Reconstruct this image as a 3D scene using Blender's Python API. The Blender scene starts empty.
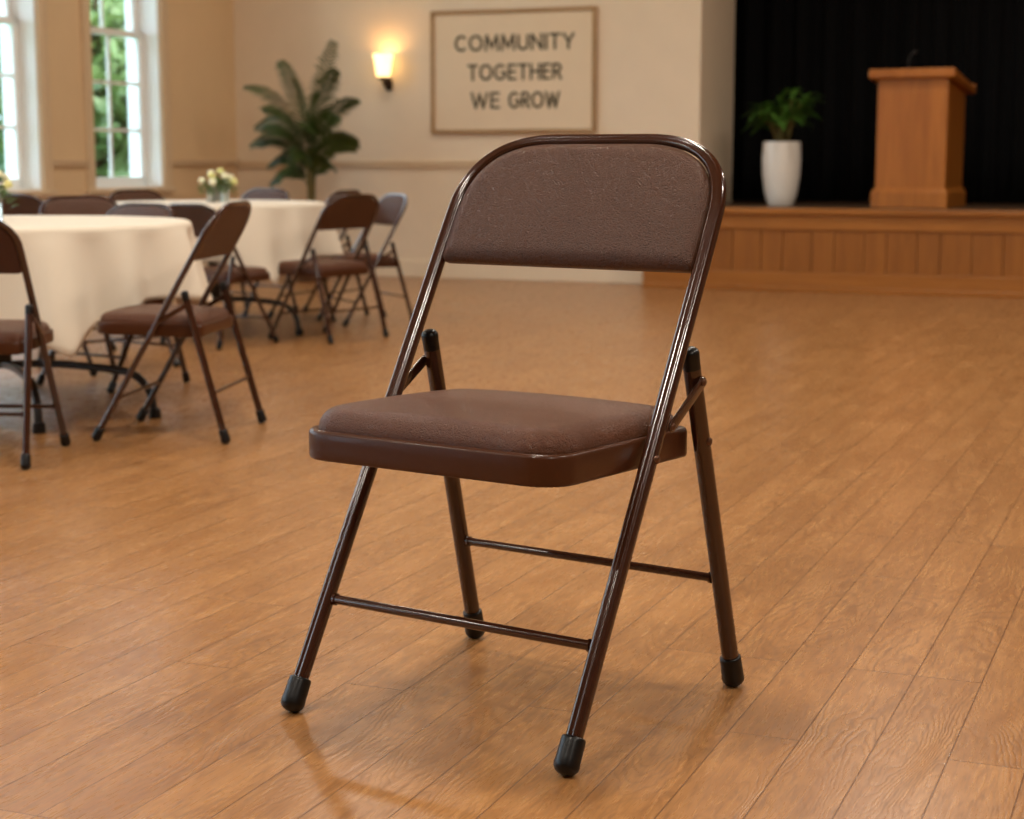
import bpy, bmesh, math, random
from mathutils import Vector, Matrix
from math import sin, cos, pi, radians, sqrt
random.seed(7)
SC = bpy.context.scene
COL = SC.collection

# ------------------------------------------------------------------ helpers
def link(o, parent=None):
    COL.objects.link(o)
    if parent is not None:
        o.parent = parent
    return o

class MB:
    """collects vertices and faces, builds ONE mesh object"""
    def __init__(self):
        self.v = []; self.f = []; self.m = []
    def add(self, vs, fs, mi=0):
        b = len(self.v)
        self.v += [tuple(x) for x in vs]
        self.f += [tuple(i + b for i in f) for f in fs]
        self.m += [mi] * len(fs)
        return self
    def box(self, x0, x1, y0, y1, z0, z1, mi=0):
        vs = [(x, y, z) for z in (z0, z1) for y in (y0, y1) for x in (x0, x1)]
        return self.add(vs, [(0, 2, 3, 1), (4, 5, 7, 6), (0, 1, 5, 4), (2, 6, 7, 3), (0, 4, 6, 2), (1, 3, 7, 5)], mi)
    def frustum(self, x0, x1, y0, y1, z0, X0, X1, Y0, Y1, z1, mi=0):
        vs = [(x0, y0, z0), (x1, y0, z0), (x0, y1, z0), (x1, y1, z0), (X0, Y0, z1), (X1, Y0, z1), (X0, Y1, z1), (X1, Y1, z1)]
        return self.add(vs, [(0, 2, 3, 1), (4, 5, 7, 6), (0, 1, 5, 4), (2, 6, 7, 3), (0, 4, 6, 2), (1, 3, 7, 5)], mi)
    def rings(self, rings, cap0=True, cap1=True, closed=True, mi=0):
        """rings: list of equal length lists of points"""
        n = len(rings[0]); vs = [p for r in rings for p in r]; fs = []
        for i in range(len(rings) - 1):
            for j in range(n if closed else n - 1):
                k = (j + 1) % n
                fs.append((i * n + j, i * n + k, (i + 1) * n + k, (i + 1) * n + j))
        if cap0: fs.append(tuple(reversed(range(n))))
        if cap1: fs.append(tuple((len(rings) - 1) * n + j for j in range(n)))
        return self.add(vs, fs, mi)
    def lathe(self, prof, n=40, cx=0, cy=0, mi=0, caps=True):
        rs = [[(cx + r * cos(2 * pi * j / n), cy + r * sin(2 * pi * j / n), z) for j in range(n)] for r, z in prof]
        return self.rings(rs, caps, caps, mi=mi)
    def sweep(self, path, nrm, prof, mi=0, scales=None):
        """sweep a closed 2D profile (a along nrm, b along nrm x tangent) along path"""
        rs = []; P = [Vector(p) for p in path]; N0 = Vector(nrm).normalized()
        for i, p in enumerate(P):
            t = (P[min(i + 1, len(P) - 1)] - P[max(i - 1, 0)]).normalized()
            n = (N0 - t * N0.dot(t)).normalized(); b = t.cross(n)
            s = 1 if scales is None else scales[i]
            rs.append([p + (n * a + b * c) * s for a, c in prof])
        return self.rings(rs, mi=mi)
    def tube(self, path, r, n=14, nrm=None, mi=0, scales=None):
        P = [Vector(p) for p in path]
        if nrm is None:
            d = (P[-1] - P[0]).normalized(); nrm = Vector((0, 0, 1)) if abs(d.z) < .9 else Vector((1, 0, 0))
        return self.sweep(P, nrm, [(r * cos(2 * pi * j / n), r * sin(2 * pi * j / n)) for j in range(n)], mi, scales)
    def build(self, name, mats, parent=None, smooth=True, angle=35, bevel=0, bseg=2, subd=0):
        me = bpy.data.meshes.new(name); me.from_pydata(self.v, [], self.f)
        if not isinstance(mats, (list, tuple)): mats = [mats]
        for m in mats: me.materials.append(m)
        me.polygons.foreach_set('material_index', self.m)
        bm = bmesh.new(); bm.from_mesh(me)
        bmesh.ops.recalc_face_normals(bm, faces=bm.faces)
        if bevel:
            es = [e for e in bm.edges if len(e.link_faces) == 2 and e.calc_face_angle(0) > radians(40)]
            bmesh.ops.bevel(bm, geom=es, offset=bevel, segments=bseg, profile=.5, affect='EDGES', clamp_overlap=True)
        if smooth:
            for f in bm.faces: f.smooth = True
            for e in bm.edges:
                if len(e.link_faces) == 2 and e.calc_face_angle(0) > radians(angle): e.smooth = False
        bm.to_mesh(me); bm.free()
        o = bpy.data.objects.new(name, me)
        link(o, parent)
        if subd:
            s = o.modifiers.new('s', 'SUBSURF'); s.levels = s.render_levels = subd
        return o

def tag(o, label, cat, group=None):
    o['label'] = label; o['category'] = cat
    if group: o['group'] = group
    return o
def empty(name, loc=(0, 0, 0), rz=0, scale=1):
    o = bpy.data.objects.new(name, None); o.empty_display_size = .1
    o.location = loc; o.rotation_euler = (0, 0, rz); o.scale = (scale,) * 3
    return link(o)
def struct(o):
    o['kind'] = 'structure'; return o
def copy_tree(o, parent=None):
    c = o.copy(); link(c, parent)
    if parent is not None: c.matrix_parent_inverse = o.matrix_parent_inverse.copy()
    for ch in list(o.children): copy_tree(ch, c)
    return c

# ------------------------------------------------------------------ materials
def lin(c):
    return tuple(((x / 255) / 12.92 if x / 255 <= .04045 else ((x / 255 + .055) / 1.055) ** 2.4) for x in c) + (1,)
class NT:
    def __init__(self, name):
        self.m = bpy.data.materials.new(name); self.m.use_nodes = True
        self.t = self.m.node_tree; self.b = self.t.nodes['Principled BSDF']
    def n(self, ty, **kw):
        o = self.t.nodes.new(ty)
        for k, v in kw.items():
            if k.startswith('_'): o.inputs[k[1:]].default_value = v
            else: setattr(o, k, v)
        return o
    def l(self, a, b): self.t.links.new(a, b)
    def math(self, op, a, b=None, c=None):
        o = self.n('ShaderNodeMath', operation=op)
        for i, x in enumerate((a, b, c)):
            if x is None: continue
            if isinstance(x, (int, float)): o.inputs[i].default_value = x
            else: self.l(x, o.inputs[i])
        return o.outputs[0]
    def mapping(self, scale=(1, 1, 1), src='Object', vec=None):
        if vec is None:
            vec = self.n('ShaderNodeTexCoord').outputs[src]
        mp = self.n('ShaderNodeMapping'); mp.inputs['Scale'].default_value = scale; self.l(vec, mp.inputs['Vector'])
        return mp.outputs[0]
    def noise(self, vec, scale, detail=4, rough=.5, dist=0, dim='3D', w=None):
        o = self.n('ShaderNodeTexNoise', noise_dimensions=dim); o.inputs['Scale'].default_value = scale
        o.inputs['Detail'].default_value = detail; o.inputs['Roughness'].default_value = rough; o.inputs['Distortion'].default_value = dist
        self.l(vec, o.inputs['Vector'])
        if w is not None: self.l(w, o.inputs['W'])
        return o.outputs['Fac']
    def ramp(self, fac, stops):
        o = self.n('ShaderNodeValToRGB'); e = o.color_ramp.elements
        while len(e) < len(stops): e.new(.5)
        for x, (p, c) in zip(e, stops): x.position = p; x.color = c
        self.l(fac, o.inputs[0]); return o.outputs[0]
    def mix(self, fac, a, b, mode='MIX'):
        o = self.n('ShaderNodeMix', data_type='RGBA', blend_type=mode)
        for i, x in ((0, fac), (6, a), (7, b)):
            if isinstance(x, (int, float, tuple)): o.inputs[i].default_value = x
            else: self.l(x, o.inputs[i])
        return o.outputs[2]
    def bump(self, h, strength=.3, dist=.001, nrm=None):
        o = self.n('ShaderNodeBump'); o.inputs['Strength'].default_value = strength; o.inputs['Distance'].default_value = dist
        self.l(h, o.inputs['Height'])
        if nrm is not None: self.l(nrm, o.inputs['Normal'])
        self.l(o.outputs[0], self.b.inputs['Normal']); return o.outputs[0]
    def set(self, **kw):
        for k, v in kw.items(): self.b.inputs[k.replace('_', ' ')].default_value = v
        return self

def simple(name, rgb, rough=.5, metal=0, coat=0, spec=.5, nz=0, nscale=30, ncol=.0, scale=(1, 1, 1)):
    t = NT(name); t.set(Roughness=rough, Metallic=metal)
    t.b.inputs['Coat Weight'].default_value = coat; t.b.inputs['Coat Roughness'].default_value = .05
    t.b.inputs['Specular IOR Level'].default_value = spec
    c = lin(rgb)
    v = t.mapping(scale)
    f = t.noise(v, nscale)
    k = ncol
    t.l(t.ramp(f, [(.3, tuple(x * (1 - k) for x in c[:3]) + (1,)), (.7, tuple(min(1, x * (1 + k)) for x in c[:3]) + (1,))]), t.b.inputs['Base Color'])
    if nz: t.bump(f, nz, .002)
    return t.m

def mat_floor():
    t = NT('oak_plank_floor')
    tc = t.n('ShaderNodeTexCoord')
    sep = t.n('ShaderNodeSeparateXYZ'); t.l(tc.outputs['Object'], sep.inputs[0])
    cmb = t.n('ShaderNodeCombineXYZ'); t.l(sep.outputs['Y'], cmb.inputs['X']); t.l(sep.outputs['X'], cmb.inputs['Y'])
    br = t.n('ShaderNodeTexBrick'); t.l(cmb.outputs[0], br.inputs['Vector'])
    br.offset = .37; br.offset_frequency = 3; br.squash = 1
    for k, v in (('Scale', 1), ('Mortar Size', .0013), ('Mortar Smooth', .35), ('Bias', 0), ('Brick Width', 1.05), ('Row Height', .107)):
        br.inputs[k].default_value = v
    br.inputs['Color1'].default_value = (0, 0, 0, 1); br.inputs['Color2'].default_value = (1, 1, 1, 1); br.inputs['Mortar'].default_value = (.5, .5, .5, 1)
    rnd = br.outputs['Color']
    w = t.math('MULTIPLY', rnd, 41.0)
    # cathedral grain: contour lines of a stretched, wobbling noise
    ob = tc.outputs['Object']
    wob = t.noise(t.mapping((1, .6, 1), vec=ob), 38, 2, .5)
    g1 = t.noise(t.mapping((1, .20, 1), vec=ob), 8, 1.2, .4, .25, '4D', w)
    ln = t.math('FRACT', t.math('ADD', t.math('MULTIPLY', g1, 34.0), t.math('MULTIPLY', wob, 1.7)))
    ln = t.math('ABSOLUTE', t.math('SUBTRACT', ln, .5)); ln = t.math('MULTIPLY', ln, 2.0)
    fine = t.noise(t.mapping((1, .10, 1), vec=ob), 165, 2, .6, .5, '4D', w)
    med = t.noise(t.mapping((1, .12, 1), vec=ob), 20, 4, .6, .9, '4D', w)
    big = t.noise(t.mapping((1, .55, 1), vec=ob), 5.5, 3, .55, .4, '4D', w)
    reg = t.ramp(t.noise(t.mapping((1, .3, 1), vec=ob), 6, 2, .5, 0, '4D', w), [(.40, (.25, .25, .25, 1)), (.62, (1, 1, 1, 1))])
    lines = t.math('MULTIPLY', t.math('POWER', ln, 2.2), reg)
    a, b, c = lin((180, 130, 80)), lin((157, 107, 60)), lin((112, 72, 40))
    base = t.ramp(med, [(.3, b), (.68, a)])
    base = t.mix(t.math('MULTIPLY', lines, .56), base, c)
    fr = t.ramp(fine, [(.50, (0, 0, 0, 1)), (.70, (1, 1, 1, 1))])
    base = t.mix(t.math('MULTIPLY', fr, .60), base, c)
    lt = t.ramp(fine, [(.32, (1, 1, 1, 1)), (.46, (0, 0, 0, 1))])
    base = t.mix(t.math('MULTIPLY', lt, .22), base, lin((200, 154, 106)))
    tone = t.ramp(rnd, [(0, (.93, .925, .92, 1)), (1, (1.0, 1.0, 1.0, 1))])
    base = t.mix(1.0, base, tone, 'MULTIPLY')
    base = t.mix(t.math('MULTIPLY', t.ramp(big, [(.42, (0, 0, 0, 1)), (.66, (1, 1, 1, 1))]), .34), base, lin((132, 86, 46)))
    base = t.mix(t.math('MULTIPLY', br.outputs['Fac'], .80), base, lin((84, 50, 26)))
    t.l(base, t.b.inputs['Base Color'])
    t.l(t.math('ADD', t.math('MULTIPLY', fine, .14), .215), t.b.inputs['Roughness'])
    hgt = t.math('SUBTRACT', t.math('MULTIPLY', fine, -.26), t.math('MULTIPLY', br.outputs['Fac'], 1.6))
    hgt = t.math('SUBTRACT', hgt, t.math('MULTIPLY', lines, .45))
    und = t.noise(t.mapping((1, .8, 1), vec=ob), 9, 2, .5)
    b1 = t.n('ShaderNodeBump'); b1.inputs['Strength'].default_value = .35; b1.inputs['Distance'].default_value = .0020; t.l(und, b1.inputs['Height'])
    t.bump(hgt, .27, .0012, b1.outputs[0])
    t.b.inputs['Specular IOR Level'].default_value = .5
    return t.m

def mat_wood(name, a, b, axis='Z', rough=.4, scale=1.0):
    t = NT(name); s = {'Z': (1, 1, .07), 'X': (.07, 1, 1), 'Y': (1, .07, 1)}[axis]
    v = t.mapping(tuple(x * scale for x in s))
    f = t.noise(v, 26, 5, .6, 1.2); g = t.noise(v, 7, 2, .5, .4)
    m = t.math('ADD', t.math('MULTIPLY', f, .55), t.math('MULTIPLY', g, .45))
    t.l(t.ramp(m, [(.34, lin(a)), (.64, lin(b))]), t.b.inputs['Base Color'])
    t.set(Roughness=rough); t.bump(f, .12, .001); return t.m

def mat_leather(name, a, b, rough=.42, bump=.55):
    t = NT(name); v = t.mapping()
    n1 = t.noise(v, 150, 2, .5, 2.2); n2 = t.noise(v, 480, 2, .6, .6); big = t.noise(v, 6, 3, .5)
    ridge = t.math('ABSOLUTE', t.math('SUBTRACT', n1, .5)); ridge = t.math('MULTIPLY', ridge, 5.0)
    ridge = t.math('MINIMUM', ridge, 1.0)
    h = t.math('ADD', t.math('MULTIPLY', ridge, -.6), t.math('MULTIPLY', n2, .5))
    c = t.ramp(big, [(.3, lin(a)), (.7, lin(b))])
    fl = t.math('MULTIPLY', t.math('SUBTRACT', 1.0, ridge), n2)
    c = t.mix(t.math('MULTIPLY', fl, .75), c, lin(tuple(min(255, x * 1.55) for x in b)))
    t.l(c, t.b.inputs['Base Color'])
    t.l(t.math('ADD', t.math('MULTIPLY', n2, .2), rough - .08), t.b.inputs['Roughness'])
    t.b.inputs['Specular IOR Level'].default_value = .3
    t.bump(h, bump, .0022); return t.m

def mat_wall(name, rgb, nscale=5, bump=.12):
    t = NT(name); v = t.mapping(); c = lin(rgb)
    f = t.noise(v, nscale, 5, .6); g = t.noise(v, 260, 3, .6)
    t.l(t.ramp(f, [(.25, tuple(x * .95 for x in c[:3]) + (1,)), (.75, c)]), t.b.inputs['Base Color'])
    t.set(Roughness=.75); t.bump(g, bump, .0015); return t.m

def mat_glass():
    t = NT('window_glass'); t.t.nodes.remove(t.b)
    out = t.t.nodes['Material Output']
    tr = t.n('ShaderNodeBsdfTransparent'); tr.inputs[0].default_value = (.93, .96, .95, 1)
    gl = t.n('ShaderNodeBsdfGlossy'); gl.inputs['Roughness'].default_value = .03
    fr = t.n('ShaderNodeLayerWeight'); fr.inputs['Blend'].default_value = .12
    mx = t.n('ShaderNodeMixShader'); t.l(fr.outputs[0], mx.inputs[0]); t.l(tr.outputs[0], mx.inputs[1]); t.l(gl.outputs[0], mx.inputs[2])
    t.l(mx.outputs[0], out.inputs[0]); return t.m

def mat_leaf(name, a, b, scale=4):
    t = NT(name); v = t.mapping()
    t.l(t.ramp(t.noise(v, scale, 3, .6), [(.35, lin(a)), (.65, lin(b))]), t.b.inputs['Base Color'])
    t.set(Roughness=.45)
    t.b.inputs['Subsurface Weight'].default_value = 0
    tl = t.n('ShaderNodeBsdfTranslucent'); tl.inputs[0].default_value = lin(b)
    mx = t.n('ShaderNodeMixShader'); mx.inputs[0].default_value = .25
    out = t.t.nodes['Material Output']; t.l(t.b.outputs[0], mx.inputs[1]); t.l(tl.outputs[0], mx.inputs[2]); t.l(mx.outputs[0], out.inputs[0])
    return t.m

def mat_emit(name, rgb, strength, base=(255, 240, 215)):
    t = NT(name); t.b.inputs['Base Color'].default_value = lin(base)
    v = t.mapping(); f = t.noise(v, 8, 2)
    t.l(t.ramp(f, [(.3, lin(rgb)), (.7, lin(tuple(min(255, x * 1.03) for x in rgb)))]), t.b.inputs['Emission Color'])
    t.b.inputs['Emission Strength'].default_value = strength; t.set(Roughness=.3); return t.m

M = dict(
    floor=mat_floor(),
    wall=mat_wall('warm_cream_wall', (226, 207, 180)),
    wall_rear=mat_wall('darkened_unseen_wall', (128, 100, 74)),  # walls out of view, colour darkened to keep milky reflections off the chair
    wall_left=mat_wall('backlit_cream_wall', (219, 190, 150)),  # cream wall again, its backlit shade put into a darker, oranger colour
    trim=mat_wall('cream_trim_paint', (214, 190, 156), 3, .03),
    base=mat_wall('pale_baseboard_paint', (226, 208, 180), 3, .03),
    ceiling=mat_wall('darkened_unseen_paint', (150, 128, 104)),  # ceiling out of view, darkened to lower bounce light and deepen contrast
    white=mat_wall('white_window_paint', (238, 238, 234), 3, .02),
    glass=mat_glass(),
    enamel=simple('brown_enamelled_steel', (56, 28, 15), .17, 0, .5, .5, .05, 420, .07),
    enamel_pan=simple('brown_enamelled_seat_pan', (70, 38, 20), .3, 0, .1, .25, .04, 300, .05),
    rivet=simple('brown_rivet_steel', (92, 62, 44), .3, .6, .2),
    rubber=simple('black_rubber', (6, 6, 7), .36, 0, 0, .4, .1, 120, .1),
    leather=mat_leather('brown_vinyl_upholstery', (70, 41, 24), (82, 49, 31), .36, .85),
    leather_back=mat_leather('brown_vinyl_backrest', (60, 35, 20), (70, 43, 27), .38, .7),
    stage_wood=mat_wood('stage_front_oak', (126, 74, 22), (154, 95, 34), 'Z', .42),
    stage_rail=mat_wood('stage_rail_oak', (136, 82, 28), (164, 104, 42), 'X', .38),
    stage_floor=mat_wood('stage_deck_boards', (66, 48, 32), (88, 64, 42), 'X', .5),
    lectern=mat_wood('lectern_cherry_wood', (146, 85, 28), (178, 109, 42), 'Z', .38),
    curtain=simple('black_stage_curtain', (9, 9, 10), .95, 0, 0, .15, .1, 90, .15),
    cloth=simple('ivory_tablecloth_linen', (226, 215, 197), .85, 0, 0, .2, .12, 420, .03),
    black=simple('black_painted_steel', (20, 18, 17), .35, 0, .2, .5, 0, 80, .1),
    table_wood=mat_wood('table_core_plywood', (150, 120, 84), (176, 146, 104), 'X', .6),
    palm=mat_leaf('palm_leaf_green', (28, 46, 12), (62, 80, 28)),
    palm_stem=simple('palm_cane', (104, 92, 48), .6, 0, 0, .3, .2, 40, .2),
    leaf=mat_leaf('glossy_leaf_green', (44, 84, 22), (84, 126, 44), 9),
    soil=simple('potting_soil', (44, 32, 22), .95, 0, 0, .2, .6, 60, .3),
    ceramic=simple('white_ceramic', (228, 222, 212), .35, 0, .2, .5, .03, 12, .02),
    terracotta=simple('brown_glazed_pot', (96, 66, 44), .4, 0, .2, .5, .1, 12, .08),
    petal=simple('cream_petal', (240, 238, 206), .6, 0, 0, .3, .05, 30, .04),
    petal_y=simple('pale_yellow_petal', (228, 224, 150), .6, 0, 0, .3, .05, 30, .05),
    bronze=simple('dark_bronze', (44, 28, 16), .35, .7, 0),
    board=mat_wall('sign_board_cream', (224, 203, 172), 4, .05),
    frame=mat_wood('sign_frame_oak', (150, 116, 76), (172, 136, 92), 'X', .5),
    ink=simple('sign_letter_olive', (66, 64, 50), .6, 0, 0, .3, 0, 30, .04),
    bark=simple('tree_bark', (84, 66, 50), .9, 0, 0, .2, .8, 12, .25),
    tree=mat_leaf('tree_leaf_green', (74, 102, 50), (136, 156, 92), .8),
    tree2=mat_leaf('tree_leaf_deep_green', (54, 86, 58), (98, 130, 86), .8),
    lawn=simple('lawn_grass', (88, 122, 58), .95, 0, 0, .2, .5, 9, .25),
    shade=mat_emit('sconce_glass_shade', (255, 208, 134), 2.1),
    vase=None,
)
def mat_vase():
    t = NT('clear_vase_glass'); t.b.inputs['Transmission Weight'].default_value = .92; t.set(Roughness=.05); t.b.inputs['IOR'].default_value = 1.3
    t.b.inputs['Base Color'].default_value = (.95, .98, .96, 1)
    v = t.mapping(); t.bump(t.noise(v, 20, 1), .03, .001); return t.m
M['vase'] = mat_vase()

# ------------------------------------------------------------------ folding chair
DL = (0, .451, .7844); LN = sqrt(.451 ** 2 + .7844 ** 2)
DV = Vector(DL) / LN; NV = Vector((0, -.7844, .451)).normalized()      # along the posts / towards the sitter
Y0 = -.2284
def fw(L): return .2225 - .0041 * L / LN
def fp(x, L, n=0): return Vector((x, Y0, 0)) + DV * L + NV * n

def tube_profile(r=.0110, groove=.18, n=36):
    out = []
    for j in range(n):
        a = 2 * pi * j / n
        k = r * (1 + .05 * cos(2 * a + pi))
        d = (a + pi) % (2 * pi) - pi
        k *= 1 - groove * math.exp(-(d / .30) ** 2)
        out.append((k * cos(a), k * sin(a)))
    return out

def foot_cap(p_top, axis, r, length, n=24):
    """rubber cap: sleeve with a rounded end; axis points down the leg"""
    ax = Vector(axis).normalized(); u = ax.orthogonal().normalized(); w = ax.cross(u)
    prof = [(.82 * r, -.002), (.90 * r, -.0005), (.93 * r, .003), (.96 * r, length * .55), (r, length - r * .75)]
    prof += [(r * cos(a) ** .9, length - r * .75 + r * .75 * sin(a)) for a in [radians(x) for x in (20, 40, 58, 72, 84)]]
    rs = [[Vector(p_top) + ax * z + (u * cos(2 * pi * j / n) + w * sin(2 * pi * j / n)) * q for j in range(n)] for q, z in prof]
    return MB().rings(rs)

def rounded_rect(x0, x1, y0, y1, rf, rb, n=9):
    pts = []
    for cx, cy, r, a0 in ((x1 - rf, y0 + rf, rf, -90), (x1 - rb, y1 - rb, rb, 0), (x0 + rb, y1 - rb, rb, 90), (x0 + rf, y0 + rf, rf, 180)):
        for i in range(n):
            a = radians(a0 + 90 * i / (n - 1)); pts.append((cx + r * cos(a), cy + r * sin(a)))
    # subdivide long straight runs
    out = []
    for i, p in enumerate(pts):
        q = pts[(i + 1) % len(pts)]; out.append(p); d = math.dist(p, q)
        k = int(d / .03)
        for j in range(1, k): out.append((p[0] + (q[0] - p[0]) * j / k, p[1] + (q[1] - p[1]) * j / k))
    return out

def inset(pts, d, c):
    """move each point inward by d (towards the centre, limited)"""
    n = len(pts); out = []
    for i in range(n):
        a = Vector(pts[i - 1]); b = Vector(pts[(i + 1) % n]); t = (b - a)
        if t.length < 1e-9: out.append(pts[i]); continue
        t.normalize(); nn = Vector((-t.y, t.x)); p = Vector(pts[i]) + nn * d
        out.append((p.x, p.y))
    return out

def pad(name, mat, parent, xb, y0, y1, e, T, dome, mp, nx=56, ny=44, corner_pow=1.0, under=.006):
    """upholstered pad: half-width function xb(y), rolled edge radius e, edge height T, extra dome; mp(x, y, h) -> point"""
    ol = []
    K = 60
    for i in range(K + 1): y = y0 + (y1 - y0) * (1 - cos(pi * i / K)) / 2; ol.append((xb(y), y))
    ol = ol + [(-x, y) for x, y in reversed(ol)]
    seg = [(Vector(ol[i]), Vector(ol[(i + 1) % len(ol)])) for i in range(len(ol))]
    def dist(x, y):
        p = Vector((x, y)); b = 9
        for a, c in seg:
            d = c - a; l2 = d.length_squared
            t = 0 if l2 < 1e-12 else max(0, min(1, (p - a).dot(d) / l2)); b = min(b, (a + d * t - p).length)
        return b
    vs = []; idx = {}
    def sp(k): return math.copysign(abs(sin(pi / 2 * k)) ** .9, k)
    for j in range(ny + 1):
        v = sp(-1 + 2 * j / ny); y = (y0 + y1) / 2 + (y1 - y0) / 2 * v
        for i in range(nx + 1):
            u = sp(-1 + 2 * i / nx); x = xb(y) * u
            ed = i in (0, nx) or j in (0, ny)
            d = 0 if ed else dist(x, y)
            k = 1 - min(d / e, 1)
            h = T * sqrt(max(0, 1 - k ** 2.2)) + dome * (1 - u * u) ** .8 * (1 - v * v) ** .8
            idx[i, j] = len(vs); vs.append(mp(x, y, h))
    fs = [(idx[i, j], idx[i + 1, j], idx[i + 1, j + 1], idx[i, j + 1]) for j in range(ny) for i in range(nx)]
    bd = [(i, 0) for i in range(nx)] + [(nx, j) for j in range(ny)] + [(i, ny) for i in range(nx, 0, -1)] + [(0, j) for j in range(ny, 0, -1)]
    low = []
    for i, j in bd:
        v = sp(-1 + 2 * j / ny); y = (y0 + y1) / 2 + (y1 - y0) / 2 * v; x = xb(y) * sp(-1 + 2 * i / nx)
        cx, cy = x * (1 - .012), (y0 + y1) / 2 + (y - (y0 + y1) / 2) * (1 - .012)
        low.append(len(vs)); vs.append(mp(cx, cy, -under))
    nb = len(bd)
    for k in range(nb):
        a, b = bd[k], bd[(k + 1) % nb]; fs.append((idx[a], low[k], low[(k + 1) % nb], idx[b]))
    fs.append(tuple(low))
    return MB().add(vs, fs).build(name, mat, parent, angle=65)

def make_chair(detail=True):
    root = empty('folding_chair')
    EN, PAN = M['enamel'], M['enamel_pan']
    R = .130
    # --- U-shaped front tube: both front legs, posts and top bow
    L0 = .030
    Ltop = LN - .0022
    path = []
    nst = 14 if detail else 6
    for i in range(nst): path.append(fp(fw(L0 + (Ltop - R - L0) * i / nst), L0 + (Ltop - R - L0) * i / nst))
    na = 18 if detail else 9
    wT = fw(Ltop)
    ex = .80
    arc = []
    for i in range(na + 1):
        a = (pi / 2) * i / na
        arc.append((wT - R * 1.12 + R * 1.12 * cos(a) ** ex, Ltop - R + R * sin(a) ** ex))
    arcp = [fp(x, L) for x, L in arc]
    mid = [fp(x, Ltop) for x in (.06, 0, -.06)]
    path = path + arcp + mid
    path += [Vector((-p.x, p.y, p.z)) for p in reversed(path[:-3])]
    sc_ = []
    for p in path:
        Lp = (p - Vector((0, Y0, 0))).dot(DV); k = max(0, min(1, (Lp - (Ltop - R * .8)) / (R * .8))); sc_.append(1 - .25 * k * k * (3 - 2 * k))
    fr = MB().sweep(path, NV, tube_profile(n=36 if detail else 16), scales=sc_).build('frame', EN, root, angle=60)
    # --- front feet
    for s in (1, -1):
        ax = (Vector((s * fw(0), Y0, 0)) - fp(s * fw(.2), .2)).normalized()
        bot = fp(s * fw(.0172), .0172 + .0)
        foot_cap(fp(s * fw(.0500), .0500), ax, .0170, .0465).build('rubber_foot', M['rubber'], fr, angle=50)
    # --- rear legs with their feet, end caps
    rl = []
    A = lambda s, t: Vector((s * (.2279 - .010 * t), Y0 + .4568 * (1 - t) + .3233 * t, .4997 * t))
    for s in (1, -1):
        pts = [A(s, .035 + .915 * i / 6) for i in range(7)]
        leg = MB().tube(pts, .0123, 20 if detail else 12, nrm=(0, -1, 0)).build('leg', EN, root, angle=60)
        rl.append(leg)
        ax = (A(s, 0) - A(s, 1)).normalized()
        foot_cap(A(s, .0910), ax, .0166, .0460).build('rubber_foot', M['rubber'], leg, angle=50)
        cap = foot_cap(A(s, .937), -ax, .0130, .038); cap.build('end_cap', M['rubber'], leg, angle=50)
    # --- cross bars
    L = .187 * LN
    cb = MB(); cb.tube([fp(-fw(L) + .006, L, -.002), fp(0, L, -.002), fp(fw(L) - .006, L, -.002)], .0068, 16, nrm=(0, 0, 1))
    for s in (1, -1): cb.tube([fp(s * (fw(L) - .012), L, -.002), fp(s * (fw(L) - .0155), L, -.002)], .0088, 16, nrm=(0, 0, 1))
    cb.build('crossbar', EN, root, angle=50)
    p, q = A(-1, .335), A(1, .335)
    cb = MB(); cb.tube([p + Vector((.006, 0, 0)), (p + q) / 2, q - Vector((.006, 0, 0))], .0062, 16, nrm=(0, 0, 1))
    for s, e in ((1, p), (-1, q)): cb.tube([e + Vector((s * .0125, 0, 0)), e + Vector((s * .0165, 0, 0))], .0082, 16, nrm=(0, 0, 1))
    cb.build('crossbar', EN, root, angle=50)
    # --- seat pan (pressed steel tray) and cushion
    zt = .3990; sl = -.0258
    o = rounded_rect(-.2085, .2085, Y0 + .0035, Y0 + .3700, .050, .028, 12 if detail else 5)
    o = [(x * (1 - .030 * max(0, (y - Y0) / .37)), y) for x, y in o]
    def lay(d, z, kz=1): return [(x, y, z + sl * (y - Y0) * kz) for x, y in inset(o, d, None)]
    T = .0405
    rs = [lay(.010, zt - T + .004), lay(.0035, zt - T), lay(.001, zt - T + .0015), lay(0, zt - T + .005), lay(0, zt - .006), lay(.0015, zt - .002), lay(.004, zt), lay(.008, zt - .0005), lay(.012, zt - .004), lay(.016, zt - .0045)]
    MB().rings(rs, True, True).build('seat_pan', PAN, root, angle=50)
    ya, yb = Y0 + .0095, Y0 + .3640
    def sxb(y):
        w = .2020 * (1 - .030 * max(0, (y - Y0) / .37))
        for d, q in ((y - ya, .060), (yb - y, .045)):
            if d < q: w -= q - sqrt(max(0, q * q - (q - max(0, d)) ** 2))
        return w
    pad('seat', M['leather'], root, sxb, ya, yb, .030, .0275, .0135, lambda x, y, h: Vector((x, y, zt - .001 + h + sl * (y - Y0))), 60 if detail else 24, 56 if detail else 20)
    # --- backrest pad between the posts
    Lb = .6970; Tb = Ltop - .0084; ex = .80
    Ri = R - .004
    def bxb(L):
        w = fw(L) - .0090
        d = Tb - L
        if d < Ri:      # same bow as the tube
            k = max(0, 1 - d / Ri); k = min(1, k) ** (1 / ex); w = fw(Tb) - .0090 - Ri * 1.12 + Ri * 1.12 * (max(0, 1 - k * k) ** .5) ** ex
        e0 = L - Lb
        if e0 < .010: w -= .006 * (1 - e0 / .010) ** 2
        return w
    pad('backrest', M['leather_back'], root, bxb, Lb, Tb, .024, .0150, .0070, lambda x, L, n: fp(x, L, n), 64 if detail else 24, 44 if detail else 16, under=.0075)
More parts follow.
